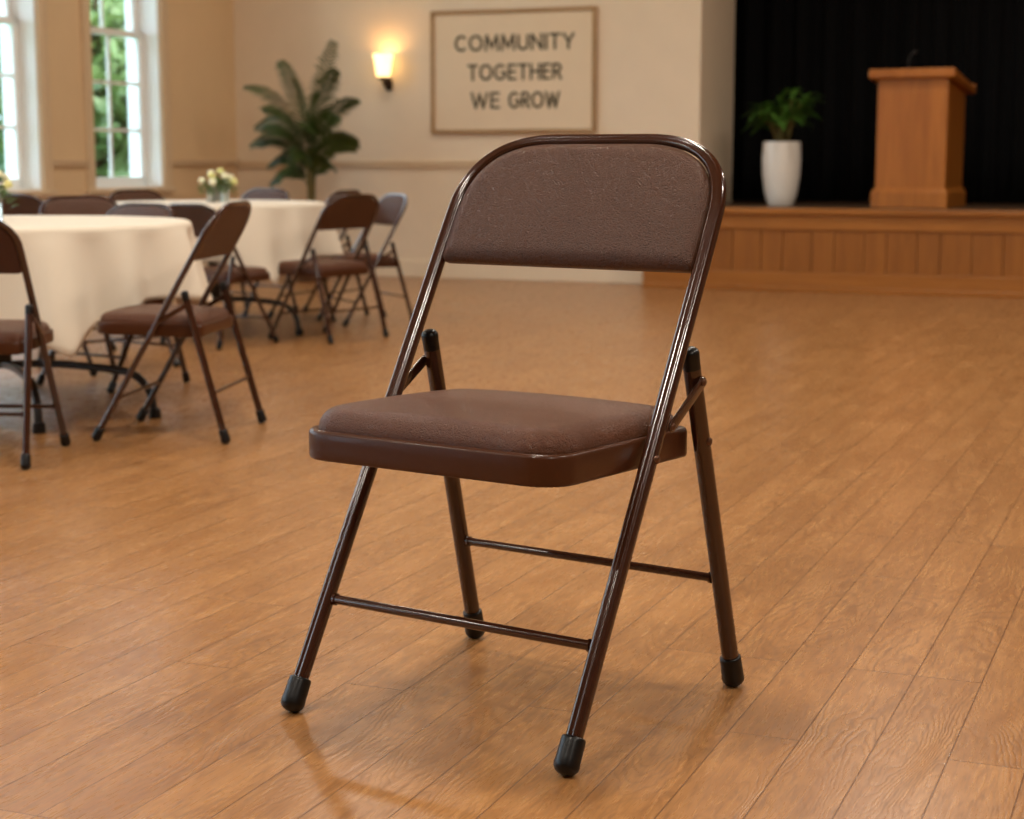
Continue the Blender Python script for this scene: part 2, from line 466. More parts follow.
    # --- hinge straps on the outer sides
    for s in (1, -1):
        a = fp(s * (fw(.475) + .0135), .470) + Vector((0, .013, .0)); b = A(s, .915) + Vector((s * .0150, -.002, 0))
        d = (b - a).normalized(); x = Vector((s, 0, 0)); w = d.cross(x).normalized()
        hw, th = .0078, .0016
        prof = []
        for c, a0 in ((b, 0), (a, pi)):
            for i in range(9):
                an = a0 - pi / 2 + pi * i / 8; prof.append(c + (d * cos(an) + w * sin(an)) * hw)
        rs = [[q - x * th for q in prof], [q + x * th for q in prof]]
        st = MB().rings(rs).build('hinge_strap', EN, root, bevel=.0006, angle=30)
        if detail:
            for c in (a, b):
                rv = MB(); r = []
                for q, z in ((.0052, .001), (.0050, .0028), (.0040, .0040), (.0022, .0047)):
                    r.append([c + x * z + (d * cos(2 * pi * j / 14) + w * sin(2 * pi * j / 14)) * q for j in range(14)])
                rv.rings(r).build('rivet', M['rivet'], st, angle=60)
    if detail:
        for s in (1, -1):
            for par, c in ((fr, fp(s * (fw(.42) + .0100), .425, .000)), (rl[0 if s == 1 else 1], A(s, .745) + Vector((s * .0112, 0, 0)))):
                x = Vector((s, 0, 0)); r = []
                for q, z in ((.0062, -.002), (.0060, .0018), (.0048, .0032), (.0026, .0040)):
                    r.append([c + x * z + Vector((0, cos(2 * pi * j / 14), sin(2 * pi * j / 14))) * q for j in range(14)])
                MB().rings(r).build('rivet', M['rivet'], par, angle=60)
    return root

S = 1.12
def chair_place(o, x, y, rz, k): o.location = (x, y, 0); o.rotation_euler = (0, 0, rz); o.scale = (k * S,) * 3

hero = make_chair(True)
_r = -.5902; _c = Vector((-.1218, 2.1579)); _o = Vector((-sin(_r) * .2284, cos(_r) * .2284))
chair_place(hero, (_c.x + _o.x) * S, (_c.y + _o.y) * S, _r, 1.0)
tag(hero, 'large brown metal folding chair with padded vinyl seat and backrest standing alone in front', 'chair')

proto = make_chair(False)
G1, G2 = 'folding chairs around the near table', 'folding chairs around the far table'
bgch = [
    (-1.530, 4.86, 178, .79, 'folding chair cropped by the left edge, its back to us, at the near table', G1),
    (-1.034, 5.311, -97, .81, 'folding chair seen side-on, facing left under the cloth of the near table', G1),
    (-1.51, 6.46, -34, .765, 'folding chair behind the near table, directly behind the side-on chair', G1),
    (-1.645, 6.98, 46, .785, 'folding chair with reddish backrest showing over the near tablecloth, below the second window', G1),
    (-2.03, 7.50, 152, .79, 'dark folding chair back showing just right of the flowers on the near table', G1),
    (-1.865, 9.12, 52, .77, 'folding chair at the far left of the far table below the window sill', G2),
    (-1.345, 7.90, 143, .73, 'folding chair with dark back turned to us between the two tables', G2),
    (-1.465, 9.45, -38, .77, 'folding chair behind the far table, its backrest top right of the flower vase', G2),
    (-.873, 8.136, -126, .77, 'folding chair at the front right of the far table, seen from behind', G2),
    (-1.04, 9.22, -112, .77, 'folding chair mostly hidden behind the one at the front right of the far table', G2),
    (-.765, 8.93, -63, .75, 'rightmost folding chair of the far table, its backrest shining towards the windows', G2),
]
for i, (x, y, a, k, lab, g) in enumerate(bgch):
    o = proto if i == 0 else copy_tree(proto)
    chair_place(o, x, y, radians(a), k); tag(o, lab, 'chair', g)

# ------------------------------------------------------------------ tables with cloths
def make_table(cx, cy, R, H, rot, spread, lab):
    t = empty('round_table', (cx, cy, 0), rot)
    MB().lathe([(R - .012, H - .030), (R - .004, H - .028), (R - .002, H - .004), (R - .006, H - .0015), (R * .5, H - .001), (.01, H - .001)], 72).build('tabletop', M['table_wood'], t)
    MB().lathe([(.03, .14), (.03, H - .03)], 24).build('pedestal', M['black'], t)
    for k, a in enumerate((0, spread, pi, pi + spread)):
        d = Vector((cos(a), sin(a), 0)); pts = []
        rr = R * .955
        for i in range(8): pts.append(d * (.02 + (rr - .16) * i / 7) + Vector((0, 0, .152 + .010 * sin(pi * i / 7))))
        for i in range(1, 9):
            an = pi / 2 * i / 8; pts.append(d * (rr - .14 + .13 * sin(an)) + Vector((0, 0, .152 - .11 * (1 - cos(an)))))
        pts.append(d * (rr - .006) + Vector((0, 0, .02)))
        pts.append(d * (rr - .004) + Vector((0, 0, .004)))
        lg = MB().tube(pts, .013, 14, nrm=Vector((-d.y, d.x, 0))).build('leg', M['black'], t)
        MB().lathe([(.020, 0), (.021, .004), (.019, .03), (.014, .034)], 20, d.x * (rr - .004), d.y * (rr - .004)).build('rubber_foot', M['rubber'], lg)
    tag(t, lab, 'table', 'round tables under white cloths')
    return t

def make_cloth(cx, cy, R, H, tip, seed, lab, mid=.225, cor=.365):
    rnd = random.Random(seed); n = 288
    ph = [rnd.uniform(0, 2 * pi) for _ in range(5)]
    o = []
    rings = []
    def corner(a):
        d = (a - tip + pi / 4) % (pi / 2) - pi / 4; return max(0, 1 - abs(d) / (pi / 4))
    flat = [.02, .25, .5, .75, .93, .985]
    for q in flat: rings.append([(q * R * cos(2 * pi * j / n), q * R * sin(2 * pi * j / n), H + .004) for j in range(n)])
    for k in range(1, 5):
        a = pi / 2 * k / 4; rings.append([((R * .985 + .018 * sin(a)) * cos(2 * pi * j / n), (R * .985 + .018 * sin(a)) * sin(2 * pi * j / n), H + .004 - .016 * (1 - cos(a))) for j in range(n)])
    for k in range(1, 15):
        f = k / 14; r = []
        for j in range(n):
            a = 2 * pi * j / n; c = corner(a)
            drop = mid + (cor - mid) * c ** 2.6 + .012 * sin(5 * a + ph[0])
            s = drop * f
            amp = .074 * f ** .65 * (1.0 - .25 * c)
            fold = sin(13 * a + ph[1] + .8 * sin(3 * a + ph[2])) + .5 * sin(8 * a + ph[3]) + .35 * sin(21 * a + ph[4])
            fold = fold / 1.5
            # one stronger pleat at each corner of the square cloth
            rad = R * .985 + .018 + amp * fold * .8 + .030 * f + .045 * f * c ** 3
            r.append((rad * cos(a), rad * sin(a), H - .012 - s))
        rings.append(r)
    c = MB().rings(rings, True, False).build('tablecloth', M['cloth'], None, angle=80)
    c.location = (cx, cy, 0)
    m = c.modifiers.new('thick', 'SOLIDIFY'); m.thickness = .0022; m.offset = 1
    return tag(c, lab, 'tablecloth', 'white round tablecloths')

T1 = (-1.737, 5.835, .637, .630); T2 = (-1.474, 8.537, .545, .625)
al = math.atan2(-T1[1], -T1[0])
make_table(*T1, radians(-22), radians(-42), 'near round folding table with black curved feet under an ivory cloth')
make_cloth(*T1, al + radians(15), 3, 'ivory tablecloth hanging in pointed corners from the near round table, cut by the left edge')
al = math.atan2(-T2[1], -T2[0])
make_table(*T2, radians(-30), radians(-60), 'far round folding table with black feet, in front of the potted palm')
make_cloth(*T2, al + radians(27), 11, 'ivory tablecloth hanging over the far round table in front of the palm')

# ------------------------------------------------------------------ vases and bouquets
def vase(x, y, z, r, h, lab, opaque=False):
    v = MB(); n = 32
    v.lathe([(.01, .0), (r * .92, .0), (r * .96, .004), (r, h * .5), (r * 1.02, h), (r * .95, h), (r * .92, h * .5), (r * .86, .010), (.01, .010)], n)
    o = v.build('flower_vase', M['vase']); o.location = (x, y, z); tag(o, lab, 'vase', 'glass flower vases')
    w = MB().lathe([(.01, .0115), (r * .855, .0115), (r * .905, h * .5), (r * .92, h * .62), (.01, h * .62)], n).build('water', M['vase'], o)
def bouquet(x, y, z, r, h, nb, seed, lab):
    rnd = random.Random(seed)
    root = empty('flower_bouquet', (x, y, z)); tag(root, lab, 'flowers', 'flower bouquets on the tables')
    st = MB(); lv = MB(); heads = []
    for i in range(nb):
        a = 2 * pi * i / nb * 2.4 + rnd.uniform(-.2, .2); q = r * sqrt((i + .3) / nb)
        hz = h * (1.0 - .45 * (q / r) ** 2) + rnd.uniform(-.004, .006)
        b = Vector((.012 * cos(a + 2), .012 * sin(a + 2), .014)); t = Vector((q * cos(a), q * sin(a), hz))
        st.tube([b, (b + t) / 2 + Vector((0, 0, .012)), t], .0016, 6); heads.append((t, a, q))
    for i in range(nb * 11):
        a = rnd.uniform(0, 2 * pi); q = r * rnd.uniform(.25, 1.05); t = Vector((q * cos(a), q * sin(a), h * (.42 + .42 * rnd.random()) * (1.05 - .4 * (q / r) ** 2)))
        d = Vector((cos(a), sin(a), rnd.uniform(-.2, .9))).normalized(); w = d.cross(Vector((0, 0, 1))).normalized(); ln = r * rnd.uniform(.35, .6); ww = ln * .24
        up = Vector((0, 0, -ln * .12))
        lv.add([t - d * ln * .5, t + w * ww, t + d * ln * .1 + Vector((0, 0, ln * .07)), t - w * ww, t + d * ln * .6 + up], [(0, 1, 2), (0, 2, 3), (1, 4, 2), (2, 4, 3)])
    st.build('stems', M['palm_stem'], root); lv.build('leaves', M['leaf'], root)
    for i, (t, a, q) in enumerate(heads):
        m = MB(); ax = Vector((cos(a) * q / r * .7, sin(a) * q / r * .7, 1)).normalized(); u = ax.orthogonal().normalized(); w = ax.cross(u)
        rb = r * .20
        rs = []
        for k, (rr, zz) in enumerate(((.25, -.5), (.75, -.15), (1.0, .35), (.92, .85), (.62, 1.2), (.2, 1.3))):
            rs.append([t + ax * (zz * rb) + (u * cos(2 * pi * j / 15) + w * sin(2 * pi * j / 15)) * rb * rr * (1 + .13 * cos(5 * 2 * pi * j / 15 + k)) for j in range(15)])
        m.rings(rs).build('blossom', M['petal'] if i % 3 else M['petal_y'], root, angle=80)
vz1 = T1[3] + .005
vase(-1.765, 5.86, vz1, .042, .098, 'clear glass vase of flowers at the left edge on the near table')
bouquet(-1.765, 5.86, vz1, .075, .185, 11, 5, 'cream and yellow flowers at the left edge, in the vase on the near table')
vz2 = T2[3] + .005
vase(-1.445, 8.52, vz2, .056, .085, 'small clear glass vase of flowers in the middle of the far table')
bouquet(-1.445, 8.52, vz2, .088, .148, 11, 9, 'cream flowers with green leaves in the vase on the far table')

# ------------------------------------------------------------------ the room (its own frame: x along the back wall, y into the wall)
TH = radians(-22); RO = Vector((-2.0395, 12.907, 0))
def RM(o):
    o.location = RO; o.rotation_euler = (0, 0, TH); return o
def rw(p, q, z=0):   # room -> world
    return RO + Vector((p * cos(TH) - q * sin(TH), p * sin(TH) + q * cos(TH), z))
PW, QB, CH = 11.6, -14.6, 3.7        # room width, depth, ceiling height
op0, op1, opz = 3.543, 10.2, 3.15    # proscenium opening
SH = .53                             # stage height
f = MB().box(-.3, PW + .3, QB - .3, 2.0, -.1, 0).build('floor', M['floor'], smooth=False); RM(f); struct(f)
c = MB().box(-.3, PW + .3, QB - .3, 2.0, CH, CH + .1).build('ceiling', M['ceiling'], smooth=False); RM(c); struct(c)
# back wall with the proscenium opening and its return
w = MB()
w.box(0, op0, 0, .86, 0, CH); w.box(op0, op1, 0, .93, opz, CH); w.box(op1, PW, 0, .93, 0, CH)
w = w.build('wall_back', M['wall'], smooth=False); RM(w); struct(w)
w = MB().box(-.26, PW + .2, 1.55, 1.7, 0, CH).build('wall_stage_rear', M['ceiling'], smooth=False); RM(w); struct(w)
w = MB().box(PW, PW + .2, QB, 1.55, 0, CH).build('wall_right', M['wall_rear'], smooth=False); RM(w); struct(w)
w = MB().box(-.26, PW + .2, QB - .2, QB, 0, CH).build('wall_rear', M['wall_rear'], smooth=False); RM(w); struct(w)
# left wall with windows
WW, WZ0, WZ1 = .80, .650, 2.86
wins = [(-.992 - 1.337 * i) for i in range(10)]       # far jamb of each window
w = MB(); prev = 1.55
for j in wins:
    w.box(-.26, 0, j, prev, 0, CH); w.box(-.26, 0, j - WW, j, 0, WZ0); w.box(-.26, 0, j - WW, j, WZ1, CH); prev = j - WW
w.box(-.26, 0, QB, prev, 0, CH)
w = w.build('wall_left', M['wall_left'], smooth=False); RM(w); struct(w)

def window(i, j):
    a, b = j - WW, j
    root = empty('window_%d' % i, RO, TH); struct(root)
    fr = MB(); g = .0
    T = .012
    # painted reveal lining
    fr.box(-.258, -.002, b - T, b, WZ0, WZ1); fr.box(-.258, -.002, a, a + T, WZ0, WZ1)
    fr.box(-.258, -.002, a, b, WZ1 - T, WZ1); fr.box(-.262, .0, a, b, WZ0, WZ0 + T)
    fr.build('reveal', M['white'], root, smooth=False)
    # casing on the room side
    cs = MB(); cw = .085
    cs.box(.0, .020, b, b + cw, WZ0 - .03, WZ1 + cw); cs.box(0, .020, a - cw, a, WZ0 - .03, WZ1 + cw); cs.box(0, .020, a, b, WZ1, WZ1 + cw)
    cs.box(.020, .028, b + cw - .018, b + cw, WZ0 - .03, WZ1 + cw); cs.box(.020, .028, a - cw, a - cw + .018, WZ0 - .03, WZ1 + cw)
    cs.build('casing', M['trim'], root, smooth=False)
    MB().box(0, .045, a - cw - .02, b + cw + .02, WZ0 - .035, WZ0 - .002).build('sill', M['trim'], root, smooth=False, bevel=.004)
    MB().box(0, .016, a - cw, b + cw, WZ0 - .12, WZ0 - .036).build('apron', M['trim'], root, smooth=False)
    mz = 1.678
    for k, (z0, z1, x) in enumerate(((WZ0 + T, mz + .02, -.120), (mz - .02, WZ1 - T, -.158))):
        s = MB(); st = .048; A0, B0 = a + T, b - T
        s.box(x - .035, x, A0, A0 + st, z0, z1); s.box(x - .035, x, B0 - st, B0, z0, z1)
        s.box(x - .035, x, A0, B0, z0, z0 + (.058 if k == 0 else .04)); s.box(x - .035, x, A0, B0, z1 - .04, z1)
        zz0, zz1 = z0 + (.058 if k == 0 else .04), z1 - .04
        for c2 in (1,):
            yc = A0 + (B0 - A0) * .5; s.box(x - .026, x - .008, yc - .011, yc + .011, zz0, zz1)
        for r2 in (1, 2):
            zc = zz0 + (zz1 - zz0) * r2 / 3; s.box(x - .026, x - .008, A0, B0, zc - .010, zc + .010)
        sh = s.build('sash', M['white'], root, smooth=False)
        MB().box(x - .019, x - .015, A0 + .01, B0 - .01, z0 + .01, z1 - .01).build('pane', M['glass'], sh, smooth=False)
for i, j in enumerate(wins): window(i + 1, j)

# trims: chair rail, baseboard
def trim(name, boxes, mat, bev=.004):
    m = MB()
    for b in boxes: m.box(*b)
    o = m.build(name, mat, smooth=False, bevel=bev); RM(o); struct(o)
trim('trim_1', [(0, op0, -.022, 0, .782, .822), (0, op0, -.030, 0, .812, .826)], M['trim'])
segs = []; prev = 0
for j in wins: segs.append((j + .087, prev)); prev = j - WW - .087
segs.append((QB, prev))
trim('trim_2', [(0, .022, a, b, .798, .832) for a, b in segs] + [(0, .030, a, b, .824, .836) for a, b in segs], M['trim'])
trim('baseboard_back', [(0, 3.255, -.018, 0, 0, .115), (0, 3.255, -.012, 0, .113, .130)], M['base'])
trim('baseboard_left', [(0, .018, QB, 0, 0, .115)], M['base'])
trim('baseboard_right', [(PW - .018, PW, QB, 0, 0, .115)], M['base'])

# ------------------------------------------------------------------ stage
st = empty('stage', RO, TH); st['kind'] = 'structure'
sq = -.30; p0, p1 = 3.262, PW - .03
d = MB().box(p0, p1, sq - .02, 1.53, SH - .035, SH).build('stage_deck', M['stage_floor'], st, smooth=False, bevel=.003)
d = MB().box(p0, p1, sq - .045, sq + .06, SH - .040, SH + .0015).build('nosing', M['stage_rail'], st, smooth=False, bevel=.008)
m = MB().box(p0, p1, sq + .01, sq + .05, 0, SH - .04); m.box(p0, p0 + .04, sq + .05, 0, 0, SH - .04)
m.build('front_backing', M['stage_wood'], st, smooth=False)
MB().box(p0, p1, sq - .018, sq + .01, SH - .135, SH - .040).build('top_rail', M['stage_rail'], st, smooth=False, bevel=.004)
MB().box(p0, p1, sq - .018, sq + .01, 0, .125).build('bottom_rail', M['stage_rail'], st, smooth=False, bevel=.004)
MB().box(p0, p1, sq - .030, sq - .018, .0, .035).build('shoe_moulding', M['stage_rail'], st, smooth=False, bevel=.005)
pl = MB(); x = p0; rnd = random.Random(4)
while x < p1 - .05:
    wd = min(rnd.choice((.14, .14, .19, .16)), p1 - x); off = rnd.uniform(0, .003)
    pl.box(x + .003, x + wd - .003, sq - .004 - off, sq + .010, .125, SH - .135); x += wd
pl.build('panelling', M['stage_wood'], st, smooth=False, bevel=.002)

# stage curtain
n = 900; rs = []
for k in range(9):
    z = SH + .012 + (3.55 - SH) * k / 8; r = []
    for j in range(n + 1):
        x = 3.0 + 8.3 * j / n
        a = .045 + .014 * sin(x * 1.9 + 1)
        y = 1.28 + a * sin(x * 2 * pi / .19 + .9 * sin(x * 2.3)) + .012 * sin(x * 2 * pi / .07 + z * .3) * (1 - .3 * k / 8)
        r.append((x, y, z))
    rs.append(r)
cu = MB().rings(rs, False, False, closed=False).build('stage_curtain', M['curtain'], angle=89); RM(cu)
mm = cu.modifiers.new('t', 'SOLIDIFY'); mm.thickness = .004
tag(cu, 'black pleated stage curtain hanging behind the lectern and stage planter', 'curtain')

# ------------------------------------------------------------------ lectern
lec = empty('lectern', rw(4.920, .075, SH), TH - radians(5)); tag(lec, 'wooden lectern with slanted top standing on the stage', 'lectern')
hw = .224; dd = .50; bh = .815
m = MB(); m.frustum(-hw, hw, 0, dd, .06, -hw, hw, 0, dd, bh - .075)
m.add([(-hw, 0, bh - .075), (hw, 0, bh - .075), (-hw, dd, bh - .075), (hw, dd, bh - .075), (-hw, 0, bh + .015), (hw, 0, bh + .015), (-hw, dd, bh - .075), (hw, dd, bh - .075)],
      [(0, 1, 5, 4), (1, 3, 5), (0, 4, 2), (4, 5, 3, 2)])
m.build('body', M['lectern'], lec, smooth=False, bevel=.003)
m = MB(); m.box(-hw - .022, hw + .022, -.024, dd + .02, 0, .095); m.frustum(-hw - .022, hw + .022, -.024, dd + .02, .095, -hw - .006, hw + .006, -.006, dd + .006, .125)
m.build('plinth', M['lectern'], lec, smooth=False, bevel=.004)
m = MB(); ov = .052; zt0, zt1 = bh + .006, bh - .085
m.add([(-hw - ov, -.055, zt0), (hw + ov, -.055, zt0), (-hw - ov, dd + .075, zt1), (hw + ov, dd + .075, zt1), (-hw - ov, -.055, zt0 + .06), (hw + ov, -.055, zt0 + .06), (-hw - ov, dd + .075, zt1 + .05), (hw + ov, dd + .075, zt1 + .05)],
      [(0, 2, 3, 1), (4, 5, 7, 6), (0, 1, 5, 4), (2, 6, 7, 3), (0, 4, 6, 2), (1, 3, 7, 5)])
m.build('reading_top', M['lectern'], lec, smooth=False, bevel=.012)
MB().box(-hw - .05, hw + .05, dd + .05, dd + .075, zt1 + .045, zt1 + .07).build('book_ledge', M['lectern'], lec, smooth=False, bevel=.004)
mic = empty('microphone', rw(4.865, .20, SH + bh + .022), TH); tag(mic, 'thin black gooseneck microphone on top of the wooden lectern', 'microphone')
MB().lathe([(.018, 0), (.018, .01), (.007, .016)], 16).build('base', M['black'], mic)
MB().tube([(0, 0, .01), (0, 0, .07), (.004, .005, .11), (.016, .015, .14), (.026, .02, .15)], .0042, 10).build('gooseneck', M['black'], mic)
MB().tube([(.024, .02, .148), (.034, .024, .155), (.052, .03, .160)], .0085, 12, scales=[.7, 1, .8]).build('capsule', M['black'], mic)

# ------------------------------------------------------------------ planter with leafy plant on the stage
pt = empty('planter', rw(4.035, .28, SH), TH, .92); tag(pt, 'tall white ceramic planter on the stage left of the lectern', 'planter')
MB().lathe([(.02, 0), (.088, 0), (.096, .008), (.120, .10), (.137, .22), (.141, .33), (.136, .45), (.134, .462), (.126, .462), (.122, .44), (.02, .44)], 48).build('pot', M['ceramic'], pt, angle=50)
MB().lathe([(.02, .435), (.12, .435), (.10, .441), (.02, .444)], 30).build('soil', M['soil'], pt)

def blade(mb, base, direc, ln, wd, droop, n=7, fold=.15, sv=None):
    """a pointed arching leaf with a mid rib"""
    d = Vector(direc).normalized(); side = d.cross(Vector((0, 0, 1)))
    side = side.normalized() if side.length > 1e-3 else Vector((1, 0, 0))
    if sv is not None: side = (sv - d * sv.dot(d)).normalized()
    vs = []; p = Vector(base); cur = d.copy()
    for i in range(n):
        f = i / (n - 1); w = wd * (sin(pi * min(1, f * .93 + .07)) ** .8) * (1 - .25 * f)
        up = side.cross(cur).normalized()
        vs += [p + side * w / 2 + up * w * fold, p, p - side * w / 2 + up * w * fold]
        p = p + cur * (ln / (n - 1)); cur = (cur + Vector((0, 0, -droop / (n - 1)))).normalized()
    fs = []
    for i in range(n - 1):
        a = i * 3; fs += [(a, a + 1, a + 4, a + 3), (a + 1, a + 2, a + 5, a + 4)]
    mb.add(vs, fs)

rnd = random.Random(21)
sp = empty('leafy_plant', rw(4.035, .28, SH + .405), TH, 1.28); tag(sp, 'bushy green leafy plant growing from the tall white planter on the stage', 'plant')
lf = MB(); sm = MB()
for i in range(16):
    a = i * 2.4 + rnd.uniform(-.3, .3); lean = rnd.uniform(.15, 1.1); hh = .13 + .13 * rnd.random() * (1.2 - lean * .5)
    top = Vector((cos(a) * lean * .13, sin(a) * lean * .13, hh)); b = Vector((cos(a) * .03, sin(a) * .03, 0))
    sm.tube([b, b * .5 + top * .5 + Vector((0, 0, .03)), top], .0035, 6)
    for k in range(5):
        an = a + (k - 2) * .75 + rnd.uniform(-.2, .2); f = .55 + .45 * k / 4
        blade(lf, b.lerp(top, f), (cos(an), sin(an), rnd.uniform(.3, 1.3)), rnd.uniform(.12, .19), rnd.uniform(.026, .042), rnd.uniform(.9, 2.0))
lf.build('leaves', M['leaf'], sp, angle=80); sm.build('stems', M['palm_stem'], sp)

# ------------------------------------------------------------------ potted palm by the back wall
PB = rw(.955, -.62)
pp = empty('palm_pot', PB, 0); tag(pp, 'round brown pot of the palm standing on the floor by the back wall', 'planter')
MB().lathe([(.02, 0), (.105, 0), (.115, .01), (.145, .24), (.155, .27), (.155, .30), (.140, .30), (.132, .26), (.02, .26)], 40).build('pot', M['terracotta'], pp, angle=50)
MB().lathe([(.02, .255), (.134, .255), (.11, .263), (.02, .266)], 30).build('soil', M['soil'], pp)
pm = empty('potted_palm', PB + Vector((0, 0, .26)), 0); tag(pm, 'tall feathery potted palm in the corner left of the wall lamp', 'plant')
rnd = random.Random(12)
cane = MB(); cz = []
for i in range(6):
    a = i * 1.257; cane.tube([(.028 * cos(a), .028 * sin(a), 0), (.016 * cos(a), .016 * sin(a), .30), (.030 * cos(a), .030 * sin(a), .66)], .012, 8, scales=[1.2, 1, .7])
cane.build('canes', M['palm_stem'], pm)
Z0 = .26
# arching fronds: (start height, sideways reach, tip height) above the floor, reach towards the room
fr = [(.84, .16, 1.62, .05), (.86, -.21, 1.50, .0), (.80, -.43, 1.34, -.1), (.78, -.45, 1.06, .05), (.74, -.37, .94, -.15), (.68, -.33, .80, .0), (.64, -.25, .68, -.1),
      (.84, .25, 1.43, -.1), (.80, .36, 1.24, .0), (.78, .33, 1.12, -.2), (.72, .33, .97, .05), (.66, .24, .78, -.1), (.80, .04, 1.36, -.25), (.82, -.08, 1.28, .2),
      (.76, .16, 1.05, -.35), (.76, -.15, 1.02, -.35), (.70, .08, .84, -.40), (.70, -.20, .86, .25), (.72, .22, .92, .25), (.80, -.20, 1.18, -.28)]
ux = Vector((cos(TH), sin(TH), 0)); uy = Vector((-sin(TH), cos(TH), 0))
for z0, dx, zt_, dy in fr:
    m = MB(); b = Vector((0, 0, z0 - Z0)) + ux * dx * .06
    t = Vector((0, 0, zt_ - Z0)) + ux * dx + uy * dy
    reach = sqrt(dx * dx + dy * dy); c1 = b.lerp(t, .5) + Vector((0, 0, .05 + .52 * reach)) - (ux * dx + uy * dy) * .12
    nn = 25; pts = []; tau = radians(rnd.uniform(35, 75))
    for i in range(nn + 1): f = i / nn; pts.append(b * (1 - f) ** 2 + c1 * 2 * f * (1 - f) + t * f * f)
    sd = (ux * dx + uy * dy).cross(Vector((0, 0, 1))).normalized()
    m.tube(pts, .0050, 6, nrm=sd, scales=[1 - .75 * i / nn for i in range(nn + 1)])
    for i in range(4, nn + 1):
        f = i / nn; tg = (pts[min(i + 1, nn)] - pts[i - 1]).normalized(); up2 = sd.cross(tg); ll = .125 * (sin(pi * (f * .72 + .22)) ** .6)
        for s_ in (1, -1):
            d2 = (tg * .85 + (sd * cos(tau) + up2 * sin(tau)) * s_ * .80 + Vector((0, 0, -.22 * f))).normalized()
            blade(m, pts[i], d2, ll * rnd.uniform(.85, 1.1), .0175, .9, 4, .12, tg)
    m.build('frond', M['palm'], pm, angle=80)

# ------------------------------------------------------------------ wall lamp
wl = empty('wall_lamp', rw(1.262, 0, 1.325), TH); tag(wl, 'lit wall sconce with glowing cream glass shade on dark bronze bracket', 'lamp')
m = MB(); m.lathe([(.004, -.008), (.024, .0), (.028, .03), (.022, .075), (.010, .09)], 24, 0, -.014); m.build('wall_plate', M['bronze'], wl)
MB().tube([(0, -.012, .03), (0, -.05, .02), (0, -.085, .035), (0, -.100, .075)], .010, 10).build('arm', M['bronze'], wl)
MB().lathe([(.012, .062), (.034, .070), (.040, .084), (.034, .09)], 24, 0, -.100).build('cup', M['bronze'], wl)
sh = MB().lathe([(.030, .084), (.050, .090), (.060, .110), (.066, .15), (.074, .200), (.088, .246), (.085, .2465), (.071, .20), (.062, .15), (.056, .112), (.046, .094), (.03, .088)], 36, 0, -.100, caps=False)
sh.v = [(x * .84, (y + .1) * .84 - .1, z) for x, y, z in sh.v]; sh.build('lamp_shade', M['shade'], wl, angle=60)

# ------------------------------------------------------------------ wall sign
s0, s1, z0, z1 = 1.595, 2.820, 1.018, 1.860
sg = empty('wall_sign', rw(0, 0, 0), TH); tag(sg, 'framed cream sign with three lines of dark capital letters on the back wall', 'sign')
MB().box(s0 + .015, s1 - .015, -.018, -.002, z0 + .015, z1 - .015).build('board', M['board'], sg, smooth=False)
m = MB(); t = .026
m.box(s0, s1, -.032, -.001, z1 - t, z1); m.box(s0, s1, -.032, -.001, z0, z0 + t); m.box(s0, s0 + t, -.032, -.001, z0 + t, z1 - t); m.box(s1 - t, s1, -.032, -.001, z0 + t, z1 - t)
m.build('frame', M['frame'], sg, smooth=False, bevel=.003)
def arc_pts(cx, cy, rx, ry, a0, a1, n=16): return [(cx + rx * cos(radians(a0 + (a1 - a0) * i / n)), cy + ry * sin(radians(a0 + (a1 - a0) * i / n))) for i in range(n + 1)]
GL = {  # strokes in a box of the given width and height 1
    'C': (.74, [arc_pts(.40, .5, .40, .5, 48, 312, 24)]), 'O': (.86, [arc_pts(.43, .5, .43, .5, 0, 360, 32)]),
    'G': (.80, [arc_pts(.41, .5, .41, .5, 48, 345, 26) + [(.79, .47), (.48, .47)]]),
    'M': (.88, [[(0, 0), (.07, 1), (.44, .18), (.81, 1), (.88, 0)]]), 'U': (.68, [[(0, 1), (0, .34)] + arc_pts(.34, .34, .34, .34, 180, 360, 14) + [(.68, 1)]]),
    'N': (.70, [[(0, 0), (0, 1), (.70, 0), (.70, 1)]]), 'I': (.02, [[(.01, 0), (.01, 1)]]), 'T': (.64, [[(0, 1), (.64, 1)], [(.32, 1), (.32, 0)]]),
    'Y': (.68, [[(0, 1), (.34, .46)], [(.68, 1), (.34, .46)], [(.34, .5), (.34, 0)]]), 'E': (.48, [[(.48, 1), (0, 1), (0, 0), (.48, 0)], [(0, .52), (.42, .52)]]),
    'H': (.66, [[(0, 0), (0, 1)], [(.66, 0), (.66, 1)], [(0, .52), (.66, .52)]]), 'R': (.56, [[(0, 0), (0, 1), (.26, 1)] + arc_pts(.26, .74, .28, .26, 90, -90, 12) + [(0, .48)], [(.26, .48), (.56, 0)]]),
    'W': (1.06, [[(0, 1), (.27, 0), (.53, .92), (.79, 0), (1.06, 1)]])}
def word(txt, xa, xb, za, zb):
    st = .150; gap = .30; tot = sum(GL[c][0] for c in txt) + gap * (len(txt) - 1); hh = zb - za - st * .115
    k = (xb - xa - st * .115) / tot; x0 = xa + st * .115 / 2; m = MB(); t = st * .115 / 2
    for c in txt:
        for pl_ in GL[c][1]:
            P = [Vector((x0 + x * k, za + st * .115 / 2 + y * hh)) for x, y in pl_]
            for a, b in zip(P, P[1:]):
                d = b - a
                if d.length < 1e-6: continue
                d.normalize(); n = Vector((-d.y, d.x)) * t; e = d * (t * (.98 if len(pl_) < 8 else .35))
                q = [a - e - n, b + e - n, b + e + n, a - e + n]
                m.add([(p.x, -.0185, p.y) for p in q] + [(p.x, -.0215, p.y) for p in q], [(0, 1, 2, 3), (7, 6, 5, 4), (0, 4, 5, 1), (1, 5, 6, 2), (2, 6, 7, 3), (3, 7, 4, 0)])
        x0 += (GL[c][0] + gap) * k
    m.build('lettering', M['ink'], sg, smooth=False)
